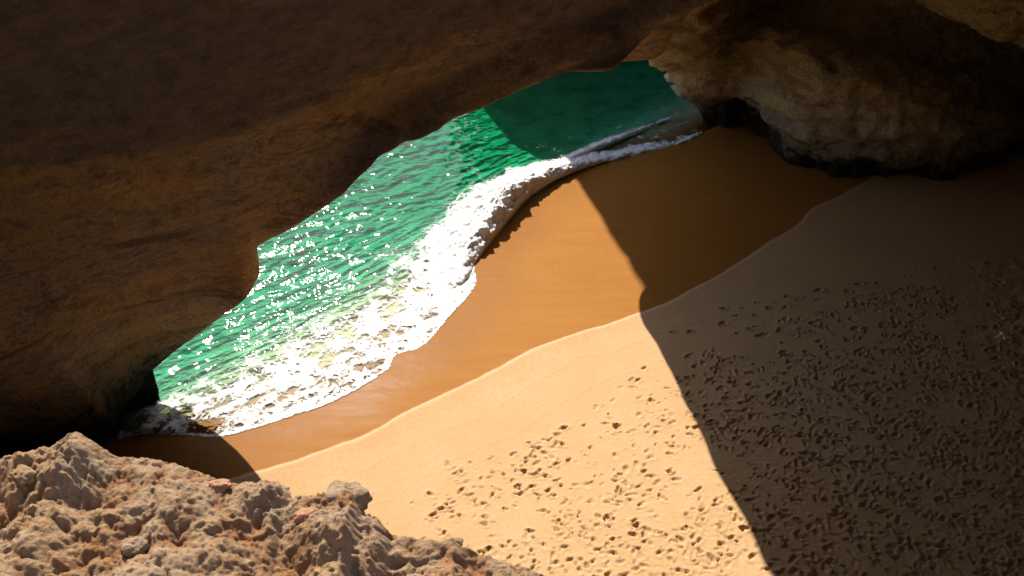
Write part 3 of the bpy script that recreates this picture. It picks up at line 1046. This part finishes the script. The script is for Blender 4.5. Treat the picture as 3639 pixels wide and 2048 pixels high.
# falls away beyond the edge
drop = np.clip(-(g + .035 * fbm(X * 9, Y * 9, 0 * X + 2, 3)), 0, 9)
ZL = ZL - 5.5 * drop ** 1.05 - .10 * np.exp(-(np.abs(g) / .05) ** 2) * (g < .05)
ZL = np.maximum(ZL, 17.2)
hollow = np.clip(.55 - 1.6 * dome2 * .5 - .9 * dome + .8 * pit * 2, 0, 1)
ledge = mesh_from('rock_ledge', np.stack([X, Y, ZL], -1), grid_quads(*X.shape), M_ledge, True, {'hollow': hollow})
tag(ledge, 'rough pitted brown rock ledge in full sun at the lower left', 'rock')


def ledge_z(x, y):
    i = min(np.searchsorted(lx, x), len(lx) - 1)
    j = min(np.searchsorted(ly, y), len(ly) - 1)
    return float(ZL[i, j])


# ------------------------------------------------------------------ stones lying on the ledge
def icos(sub):
    import bmesh
    bm = bmesh.new()
    bmesh.ops.create_icosphere(bm, subdivisions=sub, radius=1)
    v = np.array([q.co[:] for q in bm.verts])
    f = np.array([[q.index for q in fc.verts] for fc in bm.faces])
    bm.free()
    return v, f


IV, IF = icos(5)


def stone(x, y, size, seed, mat, label, dz=.25, rz=0.0):
    v = IV.copy()
    n = fbm(v[:, 0] * 1.1 + seed, v[:, 1] * 1.1, v[:, 2] * 1.1, 3)
    f1, f2, _ = worley(v[:, 0] * 1.3 + seed, v[:, 1] * 1.3, v[:, 2] * 1.3)
    r = .85 + .45 * n - .25 * (f1 - .5) + .09 * fbm(v[:, 0] * 5 + seed, v[:, 1] * 5, v[:, 2] * 5, 4)
    v = v * r[:, None] * np.array(size)
    c, s = math.cos(rz), math.sin(rz)
    v = np.stack([v[:, 0] * c - v[:, 1] * s, v[:, 0] * s + v[:, 1] * c, v[:, 2]], 1)
    o = mesh_from('stone', v, np.zeros((0, 4)), mat, True, {'hollow': np.zeros(len(v))}, tris=IF)
    o.location = (x, y, ledge_z(x, y) + size[2] * dz)
    return tag(o, label, 'stone', 'loose stones on the ledge')


M_red = mat_plain('reddish_stone', (.36, .17, .08), .85)
stone(-.82, 2.58, (.055, .04, .03), 1.3, M_red, 'reddish angular stone lying in a hollow of the sunlit ledge', .2, .4)
stone(-1.44, 2.38, (.055, .05, .045), 4.1, M_ledge, 'rounded brown stone sitting low in the middle of the sunlit ledge', .3)
stone(-1.20, 2.70, (.07, .04, .025), 6.6, M_red, 'flat reddish stone near the top edge of the ledge', .2, .2)
stone(-.70, 2.74, (.115, .085, .07), 9.2, M_ledge, 'large knobbly grey-brown stone perched on the ledge rim', -.15, .1)
stone(-1.06, 2.80, (.13, .07, .05), 12.7, M_ledge, 'long pale brown stone on the ledge rim, left of the large knobbly stone', .45, .05)
stone(-.25, 2.63, (.05, .04, .035), 15.1, M_ledge, 'small pale stone at the low right end of the ledge', .5)
stone(-1.95, 2.66, (.06, .05, .045), 18.4, M_ledge, 'round brown stone at the far left of the ledge', .25)

# ------------------------------------------------------------------ a white scrap on the dark sand
v, q = [], []


def tube(p, r, sides=6):
    p = np.asarray(p, float)
    base = len(v)
    for i, c in enumerate(p):
        for k in range(sides):
            a_ = 2 * math.pi * k / sides
            rr_ = r * (1 - .45 * i / (len(p) - 1))
            v.append((c[0] + rr_ * math.cos(a_), c[1] + rr_ * math.sin(a_) * .7, c[2] + rr_ * math.sin(a_)))
    for i in range(len(p) - 1):
        for k in range(sides):
            q.append((base + i * sides + k, base + i * sides + (k + 1) % sides, base + (i + 1) * sides + (k + 1) % sides, base + (i + 1) * sides + k))


for a_, L in ((1.7, .30), (.3, .30), (-.7, .30), (-2.0, .28), (3.0, .26), (2.5, .18)):
    tube([(0, 0, .06), (.35 * L * math.cos(a_), .35 * L * math.sin(a_), .12), (.7 * L * math.cos(a_ + .2), .7 * L * math.sin(a_ + .2), .10), (L * math.cos(a_ - .1), L * math.sin(a_ - .1), .02)], .03)
scrap = mesh_from('white_scrap', np.array(v), np.array(q), mat_plain('bleached_white', (.88, .86, .84)), True)
scrap.location = (15.79, 24.21, ground(15.79, 24.21))
tag(scrap, 'small bleached white spiky scrap lying on dark trampled sand at right', 'debris')

# ------------------------------------------------------------------ shell grit and pebbles strewn on the beach
v, t = [], []
k = 0
while k < 420:
    x, y = RNG.uniform(-6, 15), RNG.uniform(14.5, 27)
    dd, _ = poly_sd(np.array([x]), np.array([y]), WETL_S)
    if dd[0] > -.1:
        continue
    r = RNG.uniform(.009, .026)
    z0 = ground(x, y)
    b0 = len(v)
    a0 = RNG.uniform(0, 6.28)
    for q in range(4):
        rr_ = r * RNG.uniform(.7, 1.2)
        v.append((x + rr_ * math.cos(a0 + q * 1.57), y + rr_ * math.sin(a0 + q * 1.57), z0 + .002))
    v.append((x + RNG.uniform(-.3, .3) * r, y, z0 + r * RNG.uniform(.6, 1.0)))
    t += [(b0 + q, b0 + (q + 1) % 4, b0 + 4) for q in range(4)]
    k += 1
grit = mesh_from('shell_grit', np.array(v), np.zeros((0, 4)), mat_plain('shell', (.74, .66, .56)), False, tris=np.array(t))
tag(grit, 'pale shell grit and pebbles strewn over the dry sand', 'pebbles', kind='stuff')
